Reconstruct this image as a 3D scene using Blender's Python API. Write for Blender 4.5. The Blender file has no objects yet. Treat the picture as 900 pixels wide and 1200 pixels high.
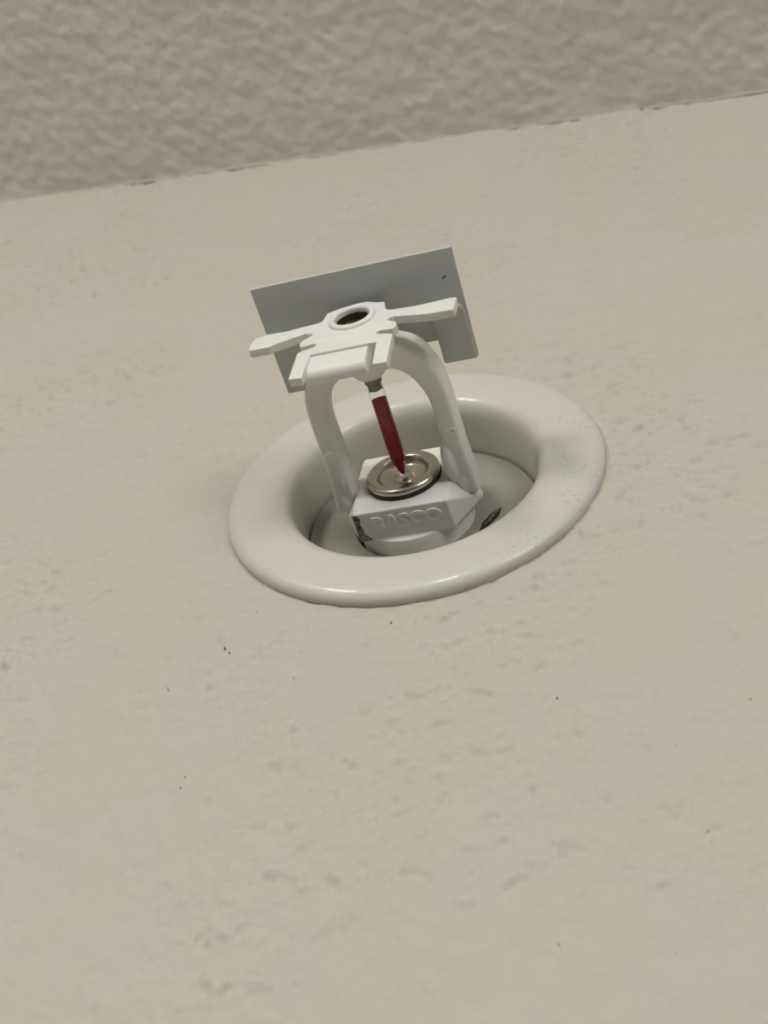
import bpy, bmesh, math, random
import numpy as np
from mathutils import Vector, Matrix
random.seed(7)
MM = 0.001
S = bpy.context.scene
COL = S.collection

# ---------------------------------------------------------------- camera
cam_data = bpy.data.cameras.new('camera')
cam_data.sensor_fit = 'HORIZONTAL'
cam_data.sensor_width = 36.0
cam_data.lens = 64.03
cam_data.clip_start = 0.01
cam_data.clip_end = 50
cam = bpy.data.objects.new('camera', cam_data)
R_ = (0.9539708799844014, 0.22328373711831234, 0.200209722242121)
U_ = (0.060365380237425215, -0.79689100534777, 0.6010996144272691)
D_ = (-0.29376109512761883, 0.5613457921230913, 0.7736894213152467)
C_ = (0.07938838, -0.16041407, -0.23137115)
cam.matrix_world = Matrix(((R_[0], U_[0], -D_[0], C_[0]),
                           (R_[1], U_[1], -D_[1], C_[1]),
                           (R_[2], U_[2], -D_[2], C_[2]),
                           (0, 0, 0, 1)))
cam_data.dof.use_dof = True
cam_data.dof.focus_distance = 0.278
cam_data.dof.aperture_fstop = 40
COL.objects.link(cam)
S.camera = cam

# ---------------------------------------------------------------- world, lights, exposure
world = bpy.data.worlds.new('room_air')
S.world = world
world.use_nodes = True
world.node_tree.nodes['Background'].inputs[0].default_value = (1.0, 0.93, 0.82, 1)
world.node_tree.nodes['Background'].inputs[1].default_value = 0.0


# two opal globe lamps hanging just under the ceiling, one ahead of the sprinkler and one to its left


def globe(name, loc, power, radius):
    l = bpy.data.lights.new(name, 'POINT')
    l.energy = power
    l.shadow_soft_size = radius
    l.color = (1.0, 0.985, 0.925)
    o = bpy.data.objects.new(name, l)
    o.location = loc
    COL.objects.link(o)


globe('globe_lamp', (0.02, -1.45, 0.085), 15, 0.09)
globe('globe_lamp_left', (-0.72, -1.42, 0.085), 25, 0.13)
# broad fill light added on the right to brighten the hexagon's top face
wl = bpy.data.lights.new('right_fill', 'AREA')
wl.shape = 'RECTANGLE'
wl.size, wl.size_y = 1.1, 0.5
wl.energy = 17
wl.color = (0.97, 0.99, 1.0)
wo = bpy.data.objects.new('right_fill', wl)
wo.location = (1.35, -1.75, -0.06)
wo.rotation_euler = (-wo.location).to_track_quat('-Z', 'Y').to_euler()
COL.objects.link(wo)

S.view_settings.view_transform = 'Standard'
S.view_settings.look = 'None'
S.view_settings.gamma = 1.0
S.view_settings.use_curve_mapping = False
S.view_settings.exposure = 0.09


# ---------------------------------------------------------------- helpers
def mesh_object(name, bm, mat, parent=None, smooth=True, sharp=None):
    me = bpy.data.meshes.new(name)
    bmesh.ops.recalc_face_normals(bm, faces=bm.faces[:])
    bm.to_mesh(me)
    bm.free()
    if mat:
        me.materials.append(mat)
    if smooth:
        me.polygons.foreach_set('use_smooth', [True] * len(me.polygons))
        if sharp is not None:
            me.set_sharp_from_angle(angle=math.radians(sharp))
    o = bpy.data.objects.new(name, me)
    COL.objects.link(o)
    if parent:
        o.parent = parent
    return o


def V(x, y, z):
    return Vector((x * MM, y * MM, z * MM))


def add_lathe(bm, prof, n=96, close=False):
    """prof: list of (radius, y) in mm, revolved about the Y axis."""
    rings = []
    for r, y in prof:
        if r < 1e-6:
            rings.append([bm.verts.new(V(0, y, 0))])
        else:
            rings.append([bm.verts.new(V(r * math.cos(2 * math.pi * i / n), y, r * math.sin(2 * math.pi * i / n))) for i in range(n)])
    pairs = list(zip(rings[:-1], rings[1:]))
    if close:
        pairs.append((rings[-1], rings[0]))
    for a, b in pairs:
        for i in range(n):
            j = (i + 1) % n
            if len(a) == 1 and len(b) == 1:
                continue
            if len(a) == 1:
                bm.faces.new((a[0], b[i], b[j]))
            elif len(b) == 1:
                bm.faces.new((a[i], a[j], b[0]))
            else:
                bm.faces.new((a[i], a[j], b[j], b[i]))


def smooth_profile(pts, k=6):
    """Catmull-Rom through open profile points."""
    out = []
    n = len(pts)
    for i in range(n - 1):
        p0 = pts[max(i - 1, 0)]
        p1 = pts[i]
        p2 = pts[i + 1]
        p3 = pts[min(i + 2, n - 1)]
        for s in range(k):
            t = s / k
            out.append(tuple(0.5 * ((2 * b) + (c - a) * t + (2 * a - 5 * b + 4 * c - d) * t * t + (3 * b - a - 3 * c + d) * t ** 3)
                             for a, b, c, d in zip(p0, p1, p2, p3)))
    out.append(tuple(pts[-1]))
    return out


def plate(name, loops, thickness, to_world, mat, parent, bevel=0.12, sharp=35):
    """A flat sheet cut to the loops (mm), given thickness and softened edges.
    to_world(u, v, w) -> mm coordinates, w runs 0 .. thickness."""
    cu = bpy.data.curves.new(name + '_outline', 'CURVE')
    cu.dimensions = '2D'
    cu.fill_mode = 'BOTH'
    for pts in loops:
        sp = cu.splines.new('POLY')
        sp.points.add(len(pts) - 1)
        for q, p in zip(sp.points, pts):
            q.co = (p[0], p[1], 0, 1)
        sp.use_cyclic_u = True
    cu.extrude = thickness / 2 - bevel
    cu.bevel_depth = bevel
    cu.bevel_resolution = 2
    cu.offset = -bevel * 0.8
    tmp = bpy.data.objects.new('outline', cu)
    COL.objects.link(tmp)
    dg = bpy.context.evaluated_depsgraph_get()
    me = bpy.data.meshes.new_from_object(tmp.evaluated_get(dg))
    bpy.data.objects.remove(tmp)
    bpy.data.curves.remove(cu)
    bm = bmesh.new()
    bm.from_mesh(me)
    bpy.data.meshes.remove(me)
    bmesh.ops.remove_doubles(bm, verts=bm.verts[:], dist=1e-4)
    for v in bm.verts:
        v.co = V(*to_world(v.co.x, v.co.y, v.co.z + thickness / 2))
    return mesh_object(name, bm, mat, parent, True, sharp)


def arc(cx, cy, r, a0, a1, n=8):
    return [(cx + r * math.cos(math.radians(a0 + (a1 - a0) * i / n)), cy + r * math.sin(math.radians(a0 + (a1 - a0) * i / n))) for i in range(n + 1)]


def add_box(bm, x0, x1, y0, y1, z0, z1):
    vs = [bm.verts.new(V(x, y, z)) for x in (x0, x1) for y in (y0, y1) for z in (z0, z1)]
    for f in ((0, 1, 3, 2), (4, 6, 7, 5), (0, 4, 5, 1), (2, 3, 7, 6), (0, 2, 6, 4), (1, 5, 7, 3)):
        bm.faces.new([vs[i] for i in f])
    return vs


def bevel_mod(o, w, seg=3):
    m = o.modifiers.new('soft_edges', 'BEVEL')
    m.width = w * MM
    m.segments = seg
    m.limit_method = 'ANGLE'
    m.angle_limit = math.radians(30)
    m.harden_normals = False


# ---------------------------------------------------------------- materials
class Mat:
    def __init__(self, name, color, rough, metallic=0.0, spec=0.5):
        self.m = bpy.data.materials.new(name)
        self.m.use_nodes = True
        self.t = self.m.node_tree
        self.b = self.t.nodes['Principled BSDF']
        self.b.inputs['Base Color'].default_value = (*color, 1)
        self.b.inputs['Roughness'].default_value = rough
        self.b.inputs['Metallic'].default_value = metallic
        self.b.inputs['Specular IOR Level'].default_value = spec
        self.co = self.t.nodes.new('ShaderNodeTexCoord').outputs['Object']

    def node(self, typ, **kw):
        n = self.t.nodes.new(typ)
        for k, v in kw.items():
            if k in n.inputs:
                n.inputs[k].default_value = v
            else:
                setattr(n, k, v)
        return n

    def link(self, a, b):
        self.t.links.new(a, b)

    def noise(self, scale, detail=3.0, rough=0.5, dist=0.0, vec=None):
        n = self.node('ShaderNodeTexNoise', Scale=scale, Detail=detail, Roughness=rough, Distortion=dist)
        self.link(vec or self.co, n.inputs['Vector'])
        return n.outputs['Fac']

    def ramp(self, fac, p0, p1, c0=(0, 0, 0), c1=(1, 1, 1)):
        r = self.node('ShaderNodeValToRGB')
        r.color_ramp.elements[0].position = p0
        r.color_ramp.elements[1].position = p1
        r.color_ramp.elements[0].color = (*c0, 1)
        r.color_ramp.elements[1].color = (*c1, 1)
        self.link(fac, r.inputs['Fac'])
        return r.outputs['Color']

    def shift(self, loc):
        n = self.node('ShaderNodeMapping', Location=loc)
        self.link(self.co, n.inputs['Vector'])
        return n.outputs[0]

    def math(self, op, a, b):
        n = self.node('ShaderNodeMath', operation=op)
        for i, x in enumerate((a, b)):
            if isinstance(x, (int, float)):
                n.inputs[i].default_value = x
            else:
                self.link(x, n.inputs[i])
        return n.outputs[0]

    def mix(self, fac, a, b):
        n = self.node('ShaderNodeMix', data_type='RGBA')
        self.link(fac, n.inputs[0])
        for i, x in ((6, a), (7, b)):
            if isinstance(x, tuple):
                n.inputs[i].default_value = (*x, 1)
            else:
                self.link(x, n.inputs[i])
        return n.outputs[2]

    def color(self, sock):
        self.link(sock, self.b.inputs['Base Color'])

    def bump(self, height, dist, strength=1.0):
        n = self.node('ShaderNodeBump', Distance=dist, Strength=strength)
        self.link(height, n.inputs['Height'])
        if self.b.inputs['Normal'].is_linked:
            self.link(self.b.inputs['Normal'].links[0].from_socket, n.inputs['Normal'])
        self.link(n.outputs[0], self.b.inputs['Normal'])


def plaster(name, col_a, col_b, kind):
    m = Mat(name, col_a, 0.75, spec=0.25)
    big = m.noise(28, 3, 0.55)
    m.color(m.mix(m.ramp(big, 0.35, 0.65), col_a, col_b))
    if kind == 'wall':
        m.bump(m.noise(900, 3, 0.6), 0.00025, 0.55)
    else:
        m.bump(m.noise(420, 3, 0.55), 0.0004, 0.45)
    return m.m


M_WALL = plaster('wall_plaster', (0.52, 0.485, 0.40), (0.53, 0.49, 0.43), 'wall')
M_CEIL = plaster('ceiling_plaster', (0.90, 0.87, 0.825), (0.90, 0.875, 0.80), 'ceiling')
M_ROOM = plaster('room_paint', (0.25, 0.245, 0.23), (0.25, 0.245, 0.23), 'ceiling')


def paint(name, col, rough, coat=0.0, peel=0.00003):
    m = Mat(name, col, rough, spec=0.5)
    m.b.inputs['Coat Weight'].default_value = coat
    m.b.inputs['Coat Roughness'].default_value = 0.05
    m.bump(m.noise(900, 2, 0.5), peel, 0.5)
    return m


M_PAINT = paint('white_enamel', (0.79, 0.785, 0.76), 0.42)
_dust = M_PAINT.ramp(M_PAINT.noise(2600, 2, 0.6), 0.70, 0.78)
M_PAINT.color(M_PAINT.mix(_dust, (0.79, 0.785, 0.76), (0.40, 0.39, 0.36)))
M_PAINT = M_PAINT.m
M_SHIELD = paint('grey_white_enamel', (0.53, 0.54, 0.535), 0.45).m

# escutcheon enamel with grimy scuffs on the right and lower edge of the flange
_e = paint('escutcheon_enamel', (0.61, 0.585, 0.54), 0.42, 0.22)
_sep = _e.node('ShaderNodeSeparateXYZ')
_e.link(_e.co, _sep.inputs[0])
_map = _e.node('ShaderNodeMapping', Scale=(1.0, 1.0, 2.6), Rotation=(0, math.radians(35), 0))
_e.link(_e.co, _map.inputs['Vector'])
_spk = _e.ramp(_e.noise(900, 3, 0.7, 0.5, _map.outputs[0]), 0.60, 0.67)
_zone = _e.ramp(_e.math('ADD', _sep.outputs['X'], _e.math('MULTIPLY', _e.noise(60, 2), 0.02)), 0.024, 0.046)
_clus = _e.ramp(_e.noise(130, 2, 0.6), 0.40, 0.55)
_fac = _e.math('MULTIPLY', _e.math('MULTIPLY', _spk, _zone), _clus)
_e.color(_e.mix(_fac, (0.61, 0.585, 0.54), (0.16, 0.14, 0.11)))
M_RING = _e.m

M_BACK = paint('shaded_back_plate', (0.30, 0.285, 0.25), 0.5).m  # shade inside the cup put into the plate's colour, darker than the rim
M_DARK = Mat('dark_recess', (0.02, 0.018, 0.015), 0.8).m
_s = Mat('oily_brass_bore', (0.17, 0.12, 0.07), 0.4, 0.7)
M_BORE = _s.m
_n = Mat('nickel', (0.56, 0.52, 0.44), 0.24, 1.0)
_n.bump(_n.noise(1800, 2, 0.5), 0.00002, 0.4)
M_NICKEL = _n.m
_c = Mat('bare_chipped_metal', (0.16, 0.165, 0.155), 0.55, 0.4)
_c.color(_c.mix(_c.ramp(_c.noise(1300, 3, 0.6), 0.42, 0.6), (0.09, 0.09, 0.08), (0.30, 0.31, 0.29)))
M_CHIP = _c.m
M_SCREW = Mat('grey_screw_metal', (0.20, 0.19, 0.165), 0.4, 0.8).m
M_RUBBER = Mat('black_gasket', (0.012, 0.012, 0.012), 0.6).m
_g = Mat('clear_glass', (1, 1, 1), 0.0)
_g.b.inputs['Transmission Weight'].default_value = 1.0
_g.b.inputs['IOR'].default_value = 1.46
M_GLASS = _g.m
_l = Mat('red_liquid', (0.42, 0.002, 0.045), 0.4, spec=0.1)
_l.b.inputs['Transmission Weight'].default_value = 0.0
_l.b.inputs['IOR'].default_value = 1.46
M_RED = _l.m
M_SPECK = Mat('dark_speck', (0.10, 0.085, 0.07), 0.8).m
M_FLOOR = Mat('carpet_tone', (0.10, 0.095, 0.09), 0.9).m

# ---------------------------------------------------------------- the room
WALL_PITS, WALL_LUMPS = 1.0, 0.85   # depth of the relief, mm
H = 199.8          # ceiling height above the sprinkler, mm
X0, X1, Y0, Z0 = -1600.0, 1500.0, -2650.0, -2250.0


def structure(o):
    o['kind'] = 'structure'
    return o


hole = arc(0, 0, 31.0, 0, 360, 96)[:-1]
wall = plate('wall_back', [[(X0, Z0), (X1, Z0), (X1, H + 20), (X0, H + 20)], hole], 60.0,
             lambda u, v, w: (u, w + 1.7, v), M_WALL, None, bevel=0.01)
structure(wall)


def field(shape, wave, step, seed, stretch=1.0):
    """Smooth random relief (unit variance) whose bumps are about `wave` mm across."""
    rng = np.random.default_rng(seed)
    f = np.fft.rfft2(rng.standard_normal(shape))
    ky = np.fft.fftfreq(shape[0], step)[:, None] * stretch
    kx = np.fft.rfftfreq(shape[1], step)[None, :]
    k = np.sqrt(kx * kx + ky * ky) * wave
    f *= np.exp(-(k ** 2) * 1.6) * (k > 0)
    h = np.fft.irfft2(f, shape)
    return h / h.std()


def relief(name, us, vs, h, to_world, mat, parent, keep=None):
    """A sheet of plaster as real relief: grid of points displaced by h (mm)."""
    nv, nu = h.shape
    U, W = np.meshgrid(us, vs)
    co = np.stack(to_world(U, W, h), -1).reshape(-1, 3) * MM
    i = (np.arange(nv - 1)[:, None] * nu + np.arange(nu - 1)[None, :])
    q = np.stack([i, i + 1, i + nu + 1, i + nu], -1)
    if keep is not None:
        q = q[keep[:-1, :-1] & keep[1:, :-1] & keep[:-1, 1:] & keep[1:, 1:]]
    q = q.reshape(-1, 4)
    me = bpy.data.meshes.new(name)
    me.vertices.add(len(co))
    me.vertices.foreach_set('co', co.ravel().astype(np.float32))
    me.loops.add(q.size)
    me.loops.foreach_set('vertex_index', q.ravel().astype(np.int32))
    me.polygons.add(len(q))
    me.polygons.foreach_set('loop_start', (np.arange(len(q)) * 4).astype(np.int32))
    me.polygons.foreach_set('use_smooth', np.ones(len(q), bool))
    me.update(calc_edges=True)
    me.materials.append(mat)
    o = bpy.data.objects.new(name, me)
    COL.objects.link(o)
    o.parent = parent
    return o


st = 0.5
us = np.arange(-350, 110, st)
vs = np.arange(-165, H + 0.6, st)
shp = (len(vs), len(us))
UU, VV = np.meshgrid(us, vs)
rr = np.hypot(UU, VV)
sg = lambda x: 1 / (1 + np.exp(-x))
patch = sg(2.2 * (field(shp, 42, st, 3) + 0.15 * field(shp, 16, st, 4)) - 0.3 + 2.2 * np.exp(-((rr - 46) / 16) ** 2))
pits = np.maximum(0, field(shp, 2.3, st, 5) - 0.95)
pits = pits / (1 + 0.9 * pits)
lumps = np.maximum(0, field(shp, 2.9, st, 6) - 0.9)
lumps = lumps / (1 + 0.8 * lumps)
fine = field(shp, 1.4, st, 8)
h = (0.15 * field(shp, 6.0, st, 7) + 0.20 * field(shp, 40, st, 9)
     - WALL_PITS * pits * (0.18 + 0.82 * patch) + WALL_LUMPS * lumps * (0.25 + 0.75 * patch) + 0.11 * fine * patch)
edge = np.clip(np.minimum.reduce([UU - us[0], us[-1] - UU, VV - vs[0]]) / 6, 0, 1)
h = np.clip(h, -1.6, 1.4) * edge - 1.65 * (1 - edge)
flat = np.clip((rr - 38) / 6, 0, 1)          # plaster pressed level under the rim of the cup
h = h * flat
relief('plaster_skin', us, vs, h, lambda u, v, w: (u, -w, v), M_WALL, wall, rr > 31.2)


def slab(name, x0, x1, y0, y1, z0, z1, mat):
    bm = bmesh.new()
    add_box(bm, x0, x1, y0, y1, z0, z1)
    return structure(mesh_object(name, bm, mat, None, False))


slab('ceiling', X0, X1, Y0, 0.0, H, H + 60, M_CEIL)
slab('floor', X0 - 60, X1 + 60, Y0 - 60, 60, Z0 - 60, Z0, M_FLOOR)
slab('wall_left', X0 - 60, X0, Y0, 0, Z0, H, M_ROOM)
slab('wall_right', X1, X1 + 60, Y0, 0, Z0, H, M_ROOM)
slab('wall_front', X0 - 60, X1 + 60, Y0 - 60, Y0, Z0, H, M_ROOM)

# uneven paint bead brushed into the corner between wall and ceiling
bm = bmesh.new()
rows = []
for i in range(520):
    x = -420 + i
    a = 0.7 + 0.5 * math.sin(x * .23) * math.sin(x * .071 + 1) + random.uniform(-.35, .35)
    b = 0.9 + random.uniform(-.3, .3)
    rows.append([bm.verts.new(V(x, 0.2, H - b - .4)), bm.verts.new(V(x, -0.6 * a, H - 0.6 * b - .4)), bm.verts.new(V(x, -a, H + 0.2))])
for p, q in zip(rows[:-1], rows[1:]):
    for k in range(2):
        bm.faces.new((p[k], p[k + 1], q[k + 1], q[k]))
structure(mesh_object('trim_1', bm, M_WALL))

# orange-peel relief of the ceiling near the wall
us = np.arange(-380, 130, 0.8)
vs = np.arange(-230, 0.5, 0.8)
shp = (len(vs), len(us))
h = 0.085 * field(shp, 4.4, 0.8, 21, 1.0) + 0.045 * field(shp, 2.6, 0.8, 22) + 0.12 * field(shp, 26, 0.8, 23)
UU, VV = np.meshgrid(us, vs)
edge = np.clip(np.minimum.reduce([UU - us[0], us[-1] - UU, VV - vs[0]]) / 6, 0, 1)
h = (0.45 + np.clip(h, -0.4, 0.8)) * edge - 0.05 * (1 - edge)
relief('ceiling_skin', us, vs, h, lambda u, v, w: (u, v, H - w), M_CEIL, bpy.data.objects['ceiling'])

# dark fly-specks and grit on the plaster: far too small to tell apart, one joined mesh
bm = bmesh.new()
specks = [(-24.9, -84.1, .35), (-24.9, -86.5, .3), (37.8, -66.6, .33), (7.1, -63.8, .3), (69.3, -67.9, .3), (63.1, -95, .3), (43.1, -115.5, .36),
          (2.8, -39.9, .3), (43.4, -42.6, .34), (4.2, -45.6, .35), (37.6, 199.0, 1.0), (-28, -51, .3), (-26.5, -52.5, .3),
          (46, -30, .3), (48, -26, .25), (52, -37, .3)]
for i in range(9):
    specks.append((random.uniform(-60, 75), random.uniform(-125, -40), random.uniform(.10, .18)))
for x, z, r in specks:
    ph = random.random() * 6
    ctr = bm.verts.new(V(x, -0.25 * r - 0.45, z))
    ring = [bm.verts.new(V(x + r * math.cos(ph + k * math.pi / 3) * random.uniform(.7, 1.2), 0.7, z + r * math.sin(ph + k * math.pi / 3) * random.uniform(.7, 1.2))) for k in range(6)]
    for k in range(6):
        bm.faces.new((ctr, ring[k], ring[(k + 1) % 6]))
sp = mesh_object('grit', bm, M_SPECK, wall)
sp['kind'] = 'stuff'

# ---------------------------------------------------------------- escutcheon (recessed trim cup)
esc = bpy.data.objects.new('escutcheon', None)
COL.objects.link(esc)
esc['label'] = 'round glossy white recessed escutcheon cup with a broad rim, set in the wall'
esc['category'] = 'escutcheon'
outer = smooth_profile([(40.8, 0.3), (41.0, -0.5), (40.9, -1.3), (40.3, -2.1), (39.0, -2.8), (37.0, -3.2), (34.0, -3.35), (31.0, -3.2), (29.2, -2.75),
                        (27.8, -1.75), (26.95, -0.3), (26.5, 1.6), (26.2, 4.5), (25.9, 11.5)], 5)
inner = [(26.5, 11.5), (26.7, 3.5), (27.2, 1.2), (28.6, -.6), (31, -2.0), (34, -2.3), (37, -2.0), (39.4, -.8), (40.2, 0.25)]
bm = bmesh.new()
add_lathe(bm, outer + inner, 160, close=True)
mesh_object('rim', bm, M_RING, esc, True, 50)
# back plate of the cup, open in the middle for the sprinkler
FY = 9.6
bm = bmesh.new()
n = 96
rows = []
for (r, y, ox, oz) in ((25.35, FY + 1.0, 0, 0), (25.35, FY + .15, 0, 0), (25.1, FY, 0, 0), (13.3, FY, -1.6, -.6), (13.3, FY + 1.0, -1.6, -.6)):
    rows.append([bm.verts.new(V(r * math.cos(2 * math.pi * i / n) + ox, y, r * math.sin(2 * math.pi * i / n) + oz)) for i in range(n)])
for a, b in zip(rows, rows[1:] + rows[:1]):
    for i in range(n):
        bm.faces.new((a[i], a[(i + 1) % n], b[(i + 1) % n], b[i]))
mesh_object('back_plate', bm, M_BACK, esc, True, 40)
# louvred slot beside the hexagon
bm = bmesh.new()
for pts, y in (([(13.4, -6.6), (15.4, -4.2), (17.0, -1.2), (17.3, 1.9), (16.2, 1.3), (14.9, -.6), (13.7, -3.4)], FY - .06),):
    bm.faces.new([bm.verts.new(V(x, y, z)) for x, z in pts])
slot = mesh_object('slot', bm, M_DARK, esc, False)
bm = bmesh.new()
for o_ in (0.0, 0.8):
    p = [(14.2 + o_, -4.2 + o_), (14.6 + o_, -4.1 + o_), (16.3 + o_ * .6, .2 + o_), (16.0 + o_ * .6, .3 + o_)]
    vs = [bm.verts.new(V(x, y, z)) for y in (FY - .05, FY - .3) for x, z in p]
    bm.faces.new(vs[4:])
    for k in range(4):
        bm.faces.new((vs[k], vs[(k + 1) % 4], vs[4 + (k + 1) % 4], vs[4 + k]))
mesh_object('slot_louvre', bm, M_CHIP, slot, False)

# ---------------------------------------------------------------- the sprinkler head
root = bpy.data.objects.new('fire_sprinkler', None)
COL.objects.link(root)
root['label'] = 'white fire sprinkler head with red glass bulb and flat deflector, inside the round escutcheon'
root['category'] = 'sprinkler'
root.matrix_world = Matrix(((0.9944204946820492, 0.05651618110337032, -0.08907188686560422, -0.00155777),
                            (-0.05422671064482095, 0.9981382597765973, 0.027919137214258986, 0),
                            (0.09048394116610312, -0.022933286804049834, 0.9956338286475666, -0.00063113),
                            (0, 0, 0, 1)))


def cast(o, voxel, it=6):
    m = o.modifiers.new('cast', 'REMESH')
    m.mode = 'VOXEL'
    m.voxel_size = voxel * MM
    m.use_smooth_shade = True
    s = o.modifiers.new('soften', 'SMOOTH')
    s.factor = 0.5
    s.iterations = it


# --- frame: two arms arching into the boss
bm = bmesh.new()
half = [((11.0, 2.6), (15.9, 2.6)), ((10.9, -1), (15.6, -1)), ((10.7, -6), (15.2, -6)), ((10.75, -12), (15.1, -12)), ((10.8, -18.0), (15.1, -19.0)),
        ((10.45, -21.4), (14.8, -24.2)), ((9.4, -24.5), (13.7, -28.2)), ((7.8, -27.1), (11.6, -32.2)), ((5.7, -28.7), (8.3, -34.5)),
        ((3.0, -29.2), (4.3, -35.5)), ((0, -29.2), (0, -35.7))]
secs = half + [((-a[0], a[1]), (-b[0], b[1])) for a, b in reversed(half[:-1])]
flat = smooth_profile([(*a, *b) for a, b in secs], 5)
rings = []
NS = 28
for ax, ay, bx, by in flat:
    c = Vector(((ax + bx) / 2, (ay + by) / 2))
    h = Vector(((bx - ax) / 2, (by - ay) / 2))
    ring = []
    for k in range(NS):
        t = 2 * math.pi * k / NS
        cu = math.copysign(abs(math.cos(t)) ** 0.42, math.cos(t))
        sz = math.copysign(abs(math.sin(t)) ** 0.42, math.sin(t))
        ring.append(bm.verts.new(V(c.x + h.x * cu, c.y + h.y * cu, 3.5 * sz)))
    rings.append(ring)
for a, b in zip(rings[:-1], rings[1:]):
    for k in range(NS):
        bm.faces.new((a[k], a[(k + 1) % NS], b[(k + 1) % NS], b[k]))
bm.faces.new(rings[0])
bm.faces.new(rings[-1])
add_lathe(bm, [(0, -26.7), (1.6, -26.75), (2.8, -27.2), (3.6, -28.2), (3.95, -29.8), (4.1, -33), (4.1, -35.5), (0, -35.5)], 48)


def add_ellipsoid(bm, cx, cy, cz, rx, ry, rz):
    r = bmesh.ops.create_uvsphere(bm, u_segments=24, v_segments=14, radius=1.0)
    for v in r['verts']:
        v.co = V(cx + v.co.x * rx, cy + v.co.y * ry, cz + v.co.z * rz)


for s in (-1, 1):
    add_ellipsoid(bm, s * 11.1, -5.0, -1.6, 1.7, 5.5, 3.0)
    add_ellipsoid(bm, s * 12.8, 0.0, 0, 2.5, 4.0, 3.9)
frame = mesh_object('frame_arms', bm, M_PAINT, root)
cast(frame, 0.25, 4)

# --- hexagonal wrench body
bm = bmesh.new()
top = [(-10.3, -10.9), (10.3, -10.9), (10.6, 10.9), (-10.6, 10.9)]
bot = [(-10.3, -10.9), (10.3, -10.9), (15.9, 0), (10.6, 10.9), (-10.6, 10.9), (-15.4, 0)]
vs = [bm.verts.new(V(x, -1.4, z)) for x, z in top] + [bm.verts.new(V(x * .995, 5.9, z * .995)) for x, z in bot]
bmesh.ops.convex_hull(bm, input=vs)
bmesh.ops.dissolve_limit(bm, angle_limit=0.02, verts=bm.verts[:], edges=bm.edges[:])
hexa = mesh_object('hex_body', bm, M_PAINT, root, True, 30)
bevel_mod(hexa, 0.35)

bm = bmesh.new()
add_lathe(bm, [(0, 5.6), (12.0, 5.6), (12.5, 5.9), (12.7, 6.6), (12.7, 11.5), (0, 11.5)], 96)
mesh_object('collar', bm, M_PAINT, root, True, 40)

# raised maker's lettering on the lower face, and casting marks on the arms


def lettering(name, text, size, loc, xdir, ydir, ext, mat, parent, xscale=1.0, bold=0.0):
    cu = bpy.data.curves.new(name, 'FONT')
    cu.body = text
    cu.size = size * MM
    cu.align_x = 'CENTER'
    cu.align_y = 'CENTER'
    cu.extrude = ext * MM
    cu.bevel_depth = 0.08 * MM
    cu.bevel_resolution = 1
    cu.offset = bold * MM
    cu.space_character = 1.08
    cu.resolution_u = 4
    tmp = bpy.data.objects.new('text', cu)
    COL.objects.link(tmp)
    dg = bpy.context.evaluated_depsgraph_get()
    me = bpy.data.meshes.new_from_object(tmp.evaluated_get(dg))
    bpy.data.objects.remove(tmp)
    bpy.data.curves.remove(cu)
    me.name = name
    X = Vector(xdir).normalized() * xscale
    Y = Vector(ydir).normalized()
    Z = Vector(xdir).cross(Vector(ydir)).normalized()
    mat4 = Matrix(((X.x, Y.x, Z.x, loc[0] * MM), (X.y, Y.y, Z.y, loc[1] * MM), (X.z, Y.z, Z.z, loc[2] * MM), (0, 0, 0, 1)))
    me.transform(mat4)
    me.materials.clear()
    me.materials.append(mat)
    o = bpy.data.objects.new(name, me)
    COL.objects.link(o)
    o.parent = parent
    return o


lettering('raised_lettering', 'RASCO', 4.2, (0.9, 1.85, -10.85), (1, 0, 0), (0, -1, 0), 0.28, M_PAINT, hexa, 1.05, 0.2)
lettering('casting_number', '6', 3.0, (13.5, -13.0, -3.45), (0, -1, 0), (-1, 0, 0), 0.16, M_PAINT, frame)
bm = bmesh.new()
add_ellipsoid(bm, -13.0, -12.4, -3.4, 0.95, 0.95, 0.5)
mesh_object('casting_pip', bm, M_PAINT, frame)

# paint knocked off the left corner of the lettered face
bm = bmesh.new()
chip = [(-10.42, -1.2), (-9.2, -1.05), (-8.9, .2), (-9.3, 1.2), (-8.9, 2.3), (-9.0, 3.4), (-8.4, 4.3), (-7.8, 5.0), (-7.6, 5.5), (-8.8, 5.6), (-10.34, 5.6), (-10.4, 2)]
f0 = [bm.verts.new(V(x, y, -10.96)) for x, y in chip]
f1 = [bm.verts.new(V(x, y, -10.7)) for x, y in chip]
bm.faces.new(f0)
for k in range(len(chip)):
    bm.faces.new((f0[k], f0[(k + 1) % len(chip)], f1[(k + 1) % len(chip)], f1[k]))
o = mesh_object('paint_chip', bm, M_CHIP, hexa, False)

# --- nickel seat disc with black gasket
bm = bmesh.new()
add_lathe(bm, [(6.2, -1.3), (8.1, -1.3), (8.25, -1.7), (8.1, -2.2), (6.2, -2.25)], 80, True)
mesh_object('gasket', bm, M_RUBBER, root, True, 50)
bm = bmesh.new()
prof = smooth_profile([(6.4, -2.15), (7.6, -2.15), (8.0, -2.35), (8.12, -2.8), (7.95, -3.3), (7.4, -3.66), (6.7, -3.72), (6.0, -3.55), (5.55, -3.1), (5.2, -2.4),
                       (4.5, -1.85), (3.4, -1.65), (2.4, -1.65)], 5)
add_lathe(bm, prof + [(2.2, -1.9), (1.7, -2.0), (1.1, -2.0), (0.8, -1.8), (0, -1.75)], 96)
mesh_object('seat_disc', bm, M_NICKEL, root, True, 45)

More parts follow.
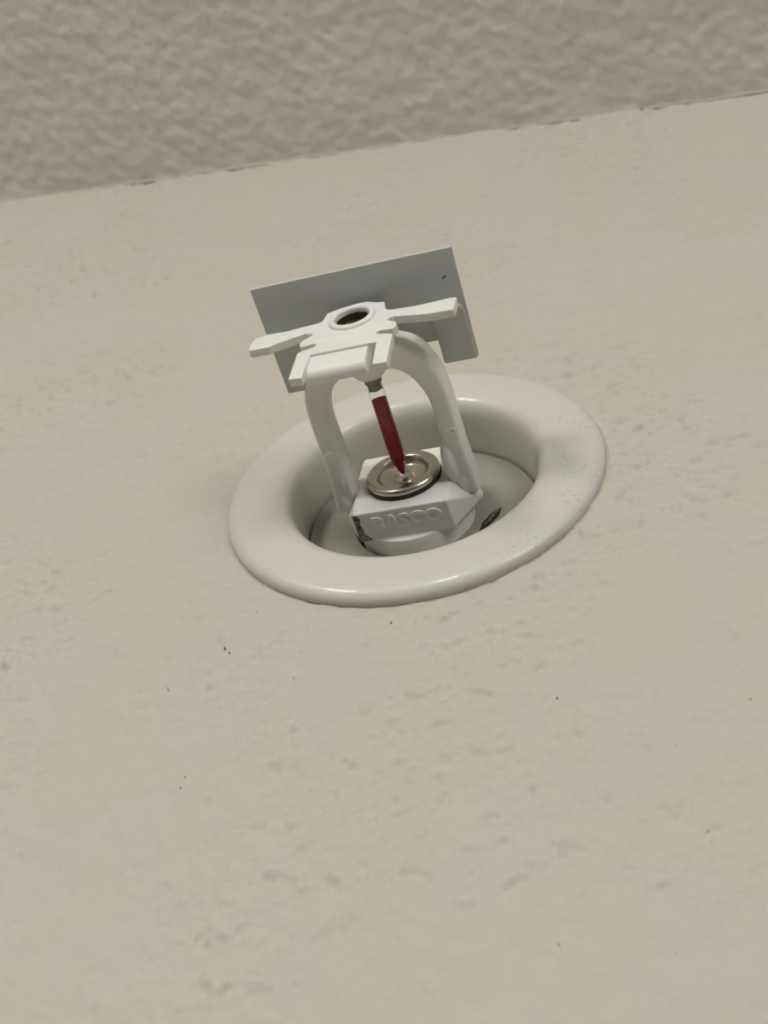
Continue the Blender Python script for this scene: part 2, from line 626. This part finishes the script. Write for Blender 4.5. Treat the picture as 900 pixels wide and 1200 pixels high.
# --- glass bulb
bm = bmesh.new()
add_lathe(bm, smooth_profile([(0, -24.9), (0.9, -24.75), (1.45, -24.2), (1.62, -23.2), (1.65, -21), (1.65, -8.5), (1.5, -6.6), (1.1, -4.9), (0.75, -3.8), (0.6, -2.9), (0.3, -2.3), (0, -2.2)], 5), 48)
bulb = mesh_object('glass_bulb', bm, M_GLASS, root)
bm = bmesh.new()
add_lathe(bm, smooth_profile([(0, -22.1), (0.6, -22.0), (1.0, -21.5), (1.12, -20.6), (1.15, -18), (1.15, -8.6), (1.0, -6.6), (0.7, -5.0), (0.42, -3.9), (0.25, -3.0), (0, -2.7)], 5), 40)
mesh_object('red_liquid', bm, M_RED, bulb)
bm = bmesh.new()
add_lathe(bm, [(0, -27.0), (1.8, -27.0), (1.85, -25.6), (1.5, -25.2), (1.45, -24.0), (1.2, -23.85), (0.0, -24.6)], 32)
mesh_object('set_screw', bm, M_SCREW, root, True, 35)

# --- deflector: front plate with tines
L = -40.6
TH = 1.7
hub_hole = arc(0, -0.4, 3.9, 0, 360, 40)[:-1]
right_low = [(9.75, -22.2), (9.65, -11.4)]
outline = ([(-5.9, 4.2), (-3.2, 5.3), (0.0, 5.95), (2.2, 5.9), (4.5, 4.6), (6.05, 4.2), (6.75, 0.5), (8.0, -0.2), (13.8, -0.7), (20.0, -0.3), (21.3, -0.6),
            (21.15, -5.65), (16.4, -5.4), (13.8, -4.8), (8.9, -3.4)] + arc(8.3, -4.25, 0.62, 80, 260, 6) + [(9.5, -5.9), (9.9, -6.7), (9.85, -8.2), (9.3, -8.75)]
           + arc(6.9, -9.2, 0.75, 60, 270, 7) + [(8.3, -10.4), (9.6, -11.0), (9.75, -22.1), (7.1, -22.0), (6.65, -13.0),
                                                 (-6.65, -13.0), (-6.9, -22.1), (-9.5, -21.6), (-9.6, -11.4), (-8.8, -10.9)]
           + arc(-6.9, -9.3, 0.8, -80, 80, 7) + [(-9.2, -8.9), (-9.7, -8.2), (-9.75, -6.8), (-9.0, -5.8)] + arc(-8.3, -4.4, 0.65, -60, 110, 6)
           + [(-9.3, -3.2), (-16.0, -5.4), (-16.6, -6.0), (-20.5, -5.9), (-21.0, -5.5), (-21.0, -3.6), (-20.75, -1.6), (-20.2, -.8), (-19.4, -.4), (-17.9, -.15),
              (-14.2, -.45), (-7.2, .4), (-6.5, .8)])
defl = plate('deflector_plate', [outline, hub_hole], TH, lambda u, v, w: (u, L + w, v), M_PAINT, root, bevel=0.14)
# middle tine, folded lip with a rounded lower edge, set a little behind the plate
bm = bmesh.new()
lip = [(-40.05, -12.5), (-40.1, -16.6), (-39.95, -17.6), (-39.5, -18.5), (-38.8, -19.0), (-38.0, -19.1), (-37.0, -18.9), (-37.0, -12.5)]
va = [bm.verts.new(V(-7.4, y, z)) for y, z in lip]
vb = [bm.verts.new(V(4.9, y, z)) for y, z in lip]
bm.faces.new(va)
bm.faces.new(vb)
for k in range(len(lip)):
    bm.faces.new((va[k], va[(k + 1) % len(lip)], vb[(k + 1) % len(lip)], vb[k]))
tine = mesh_object('folded_tine', bm, M_PAINT, root, True, 40)
bevel_mod(tine, 0.25, 2)
# flared bushing riveted through the hub
bm = bmesh.new()
add_lathe(bm, smooth_profile([(4.95, L + .25), (4.9, L - .25), (4.5, L - .6), (4.0, L - .65), (3.6, L - .35), (3.45, L + .3)], 4) + [(3.45, L + 5.0), (4.4, L + 5.0)], 64, True)
o = mesh_object('bushing', bm, M_PAINT, root, True, 50)
o.location = (0, 0, -0.4 * MM)
bm = bmesh.new()
add_lathe(bm, [(3.46, L + 1.2), (3.40, L + .5), (3.38, L + .5), (3.3, L + 2.0), (3.1, L + 2.3), (3.3, L + 2.6), (3.1, L + 2.9), (3.3, L + 3.2), (3.1, L + 3.6), (3.0, L + 4.6), (0, L + 4.7)], 48)
o = mesh_object('threaded_bore', bm, M_BORE, root, True, 30)
o.location = (0, 0, -0.4 * MM)

# --- flat shield above the deflector, notched behind
Zs = 7.83
sh = [(-21.2, -47.4), (-11.3, -47.45), (8.0, -47.5), (21.3, -47.45), (20.95, -23.0), (13.9, -23.0), (13.9, -28.1), (-13.9, -28.1), (-13.9, -23.0), (-20.95, -23.0)]
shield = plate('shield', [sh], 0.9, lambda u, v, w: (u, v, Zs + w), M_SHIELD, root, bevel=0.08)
bm = bmesh.new()
for x, y, r in ((18.3, -41.6, .55),):
    p = [(x - r, y + .25), (x - .1, y - .1), (x + r, y - .3), (x + r, y + .05), (x, y + .3), (x - .7 * r, y + .5)]
    bm.faces.new([bm.verts.new(V(a, b, Zs - .02)) for a, b in p])
mesh_object('paint_chip', bm, M_SPECK, shield, False)
# crease pressed in the sheet near its left end
bm = bmesh.new()
for a, b in (((-11.4, -47.3), (-10.2, -45.0)),):
    vs = [bm.verts.new(V(x, y, z)) for (x, y), w in ((a, .16), (b, .04)) for x, y, z in ((x - w, y, Zs + .02), (x, y, Zs - w * .6), (x + w, y, Zs + .02))]
    bm.faces.new((vs[0], vs[1], vs[4], vs[3]))
    bm.faces.new((vs[1], vs[2], vs[5], vs[4]))
mesh_object('crease', bm, M_SHIELD, shield)
# bent legs that carry the shield on the deflector arms
for s in (-1, 1):
    prof = smooth_profile([(-39.0, -3.2), (-38.3, -0.5), (-37.0, 2.8), (-35.6, 5.2), (-34.0, 6.6), (-31.5, 7.1), (-27, 7.15), (-22.8, 7.15)], 4)
    bm = bmesh.new()
    cols = []
    for i, (y, z) in enumerate(prof):
        a = prof[max(i - 1, 0)]
        b = prof[min(i + 1, len(prof) - 1)]
        t = Vector((b[0] - a[0], b[1] - a[1])).normalized()
        nrm = Vector((-t.y, t.x))
        y2, z2 = y - nrm.x * -0.66, z + nrm.y * 0.66
        y2, z2 = y + nrm.x * 0.66, z + nrm.y * 0.66
        x0, x1 = (13.75, 20.75)
        cols.append([bm.verts.new(V(s * x, yy, zz)) for x, yy, zz in ((x0, y, z), (x1, y, z), (x1, y2, z2), (x0, y2, z2))])
    for a, b in zip(cols[:-1], cols[1:]):
        for k in range(4):
            bm.faces.new((a[k], a[(k + 1) % 4], b[(k + 1) % 4], b[k]))
    bm.faces.new(cols[0])
    bm.faces.new(cols[-1])
    leg = mesh_object('shield_leg', bm, M_SHIELD, root, True, 40)
    bevel_mod(leg, 0.22, 2)
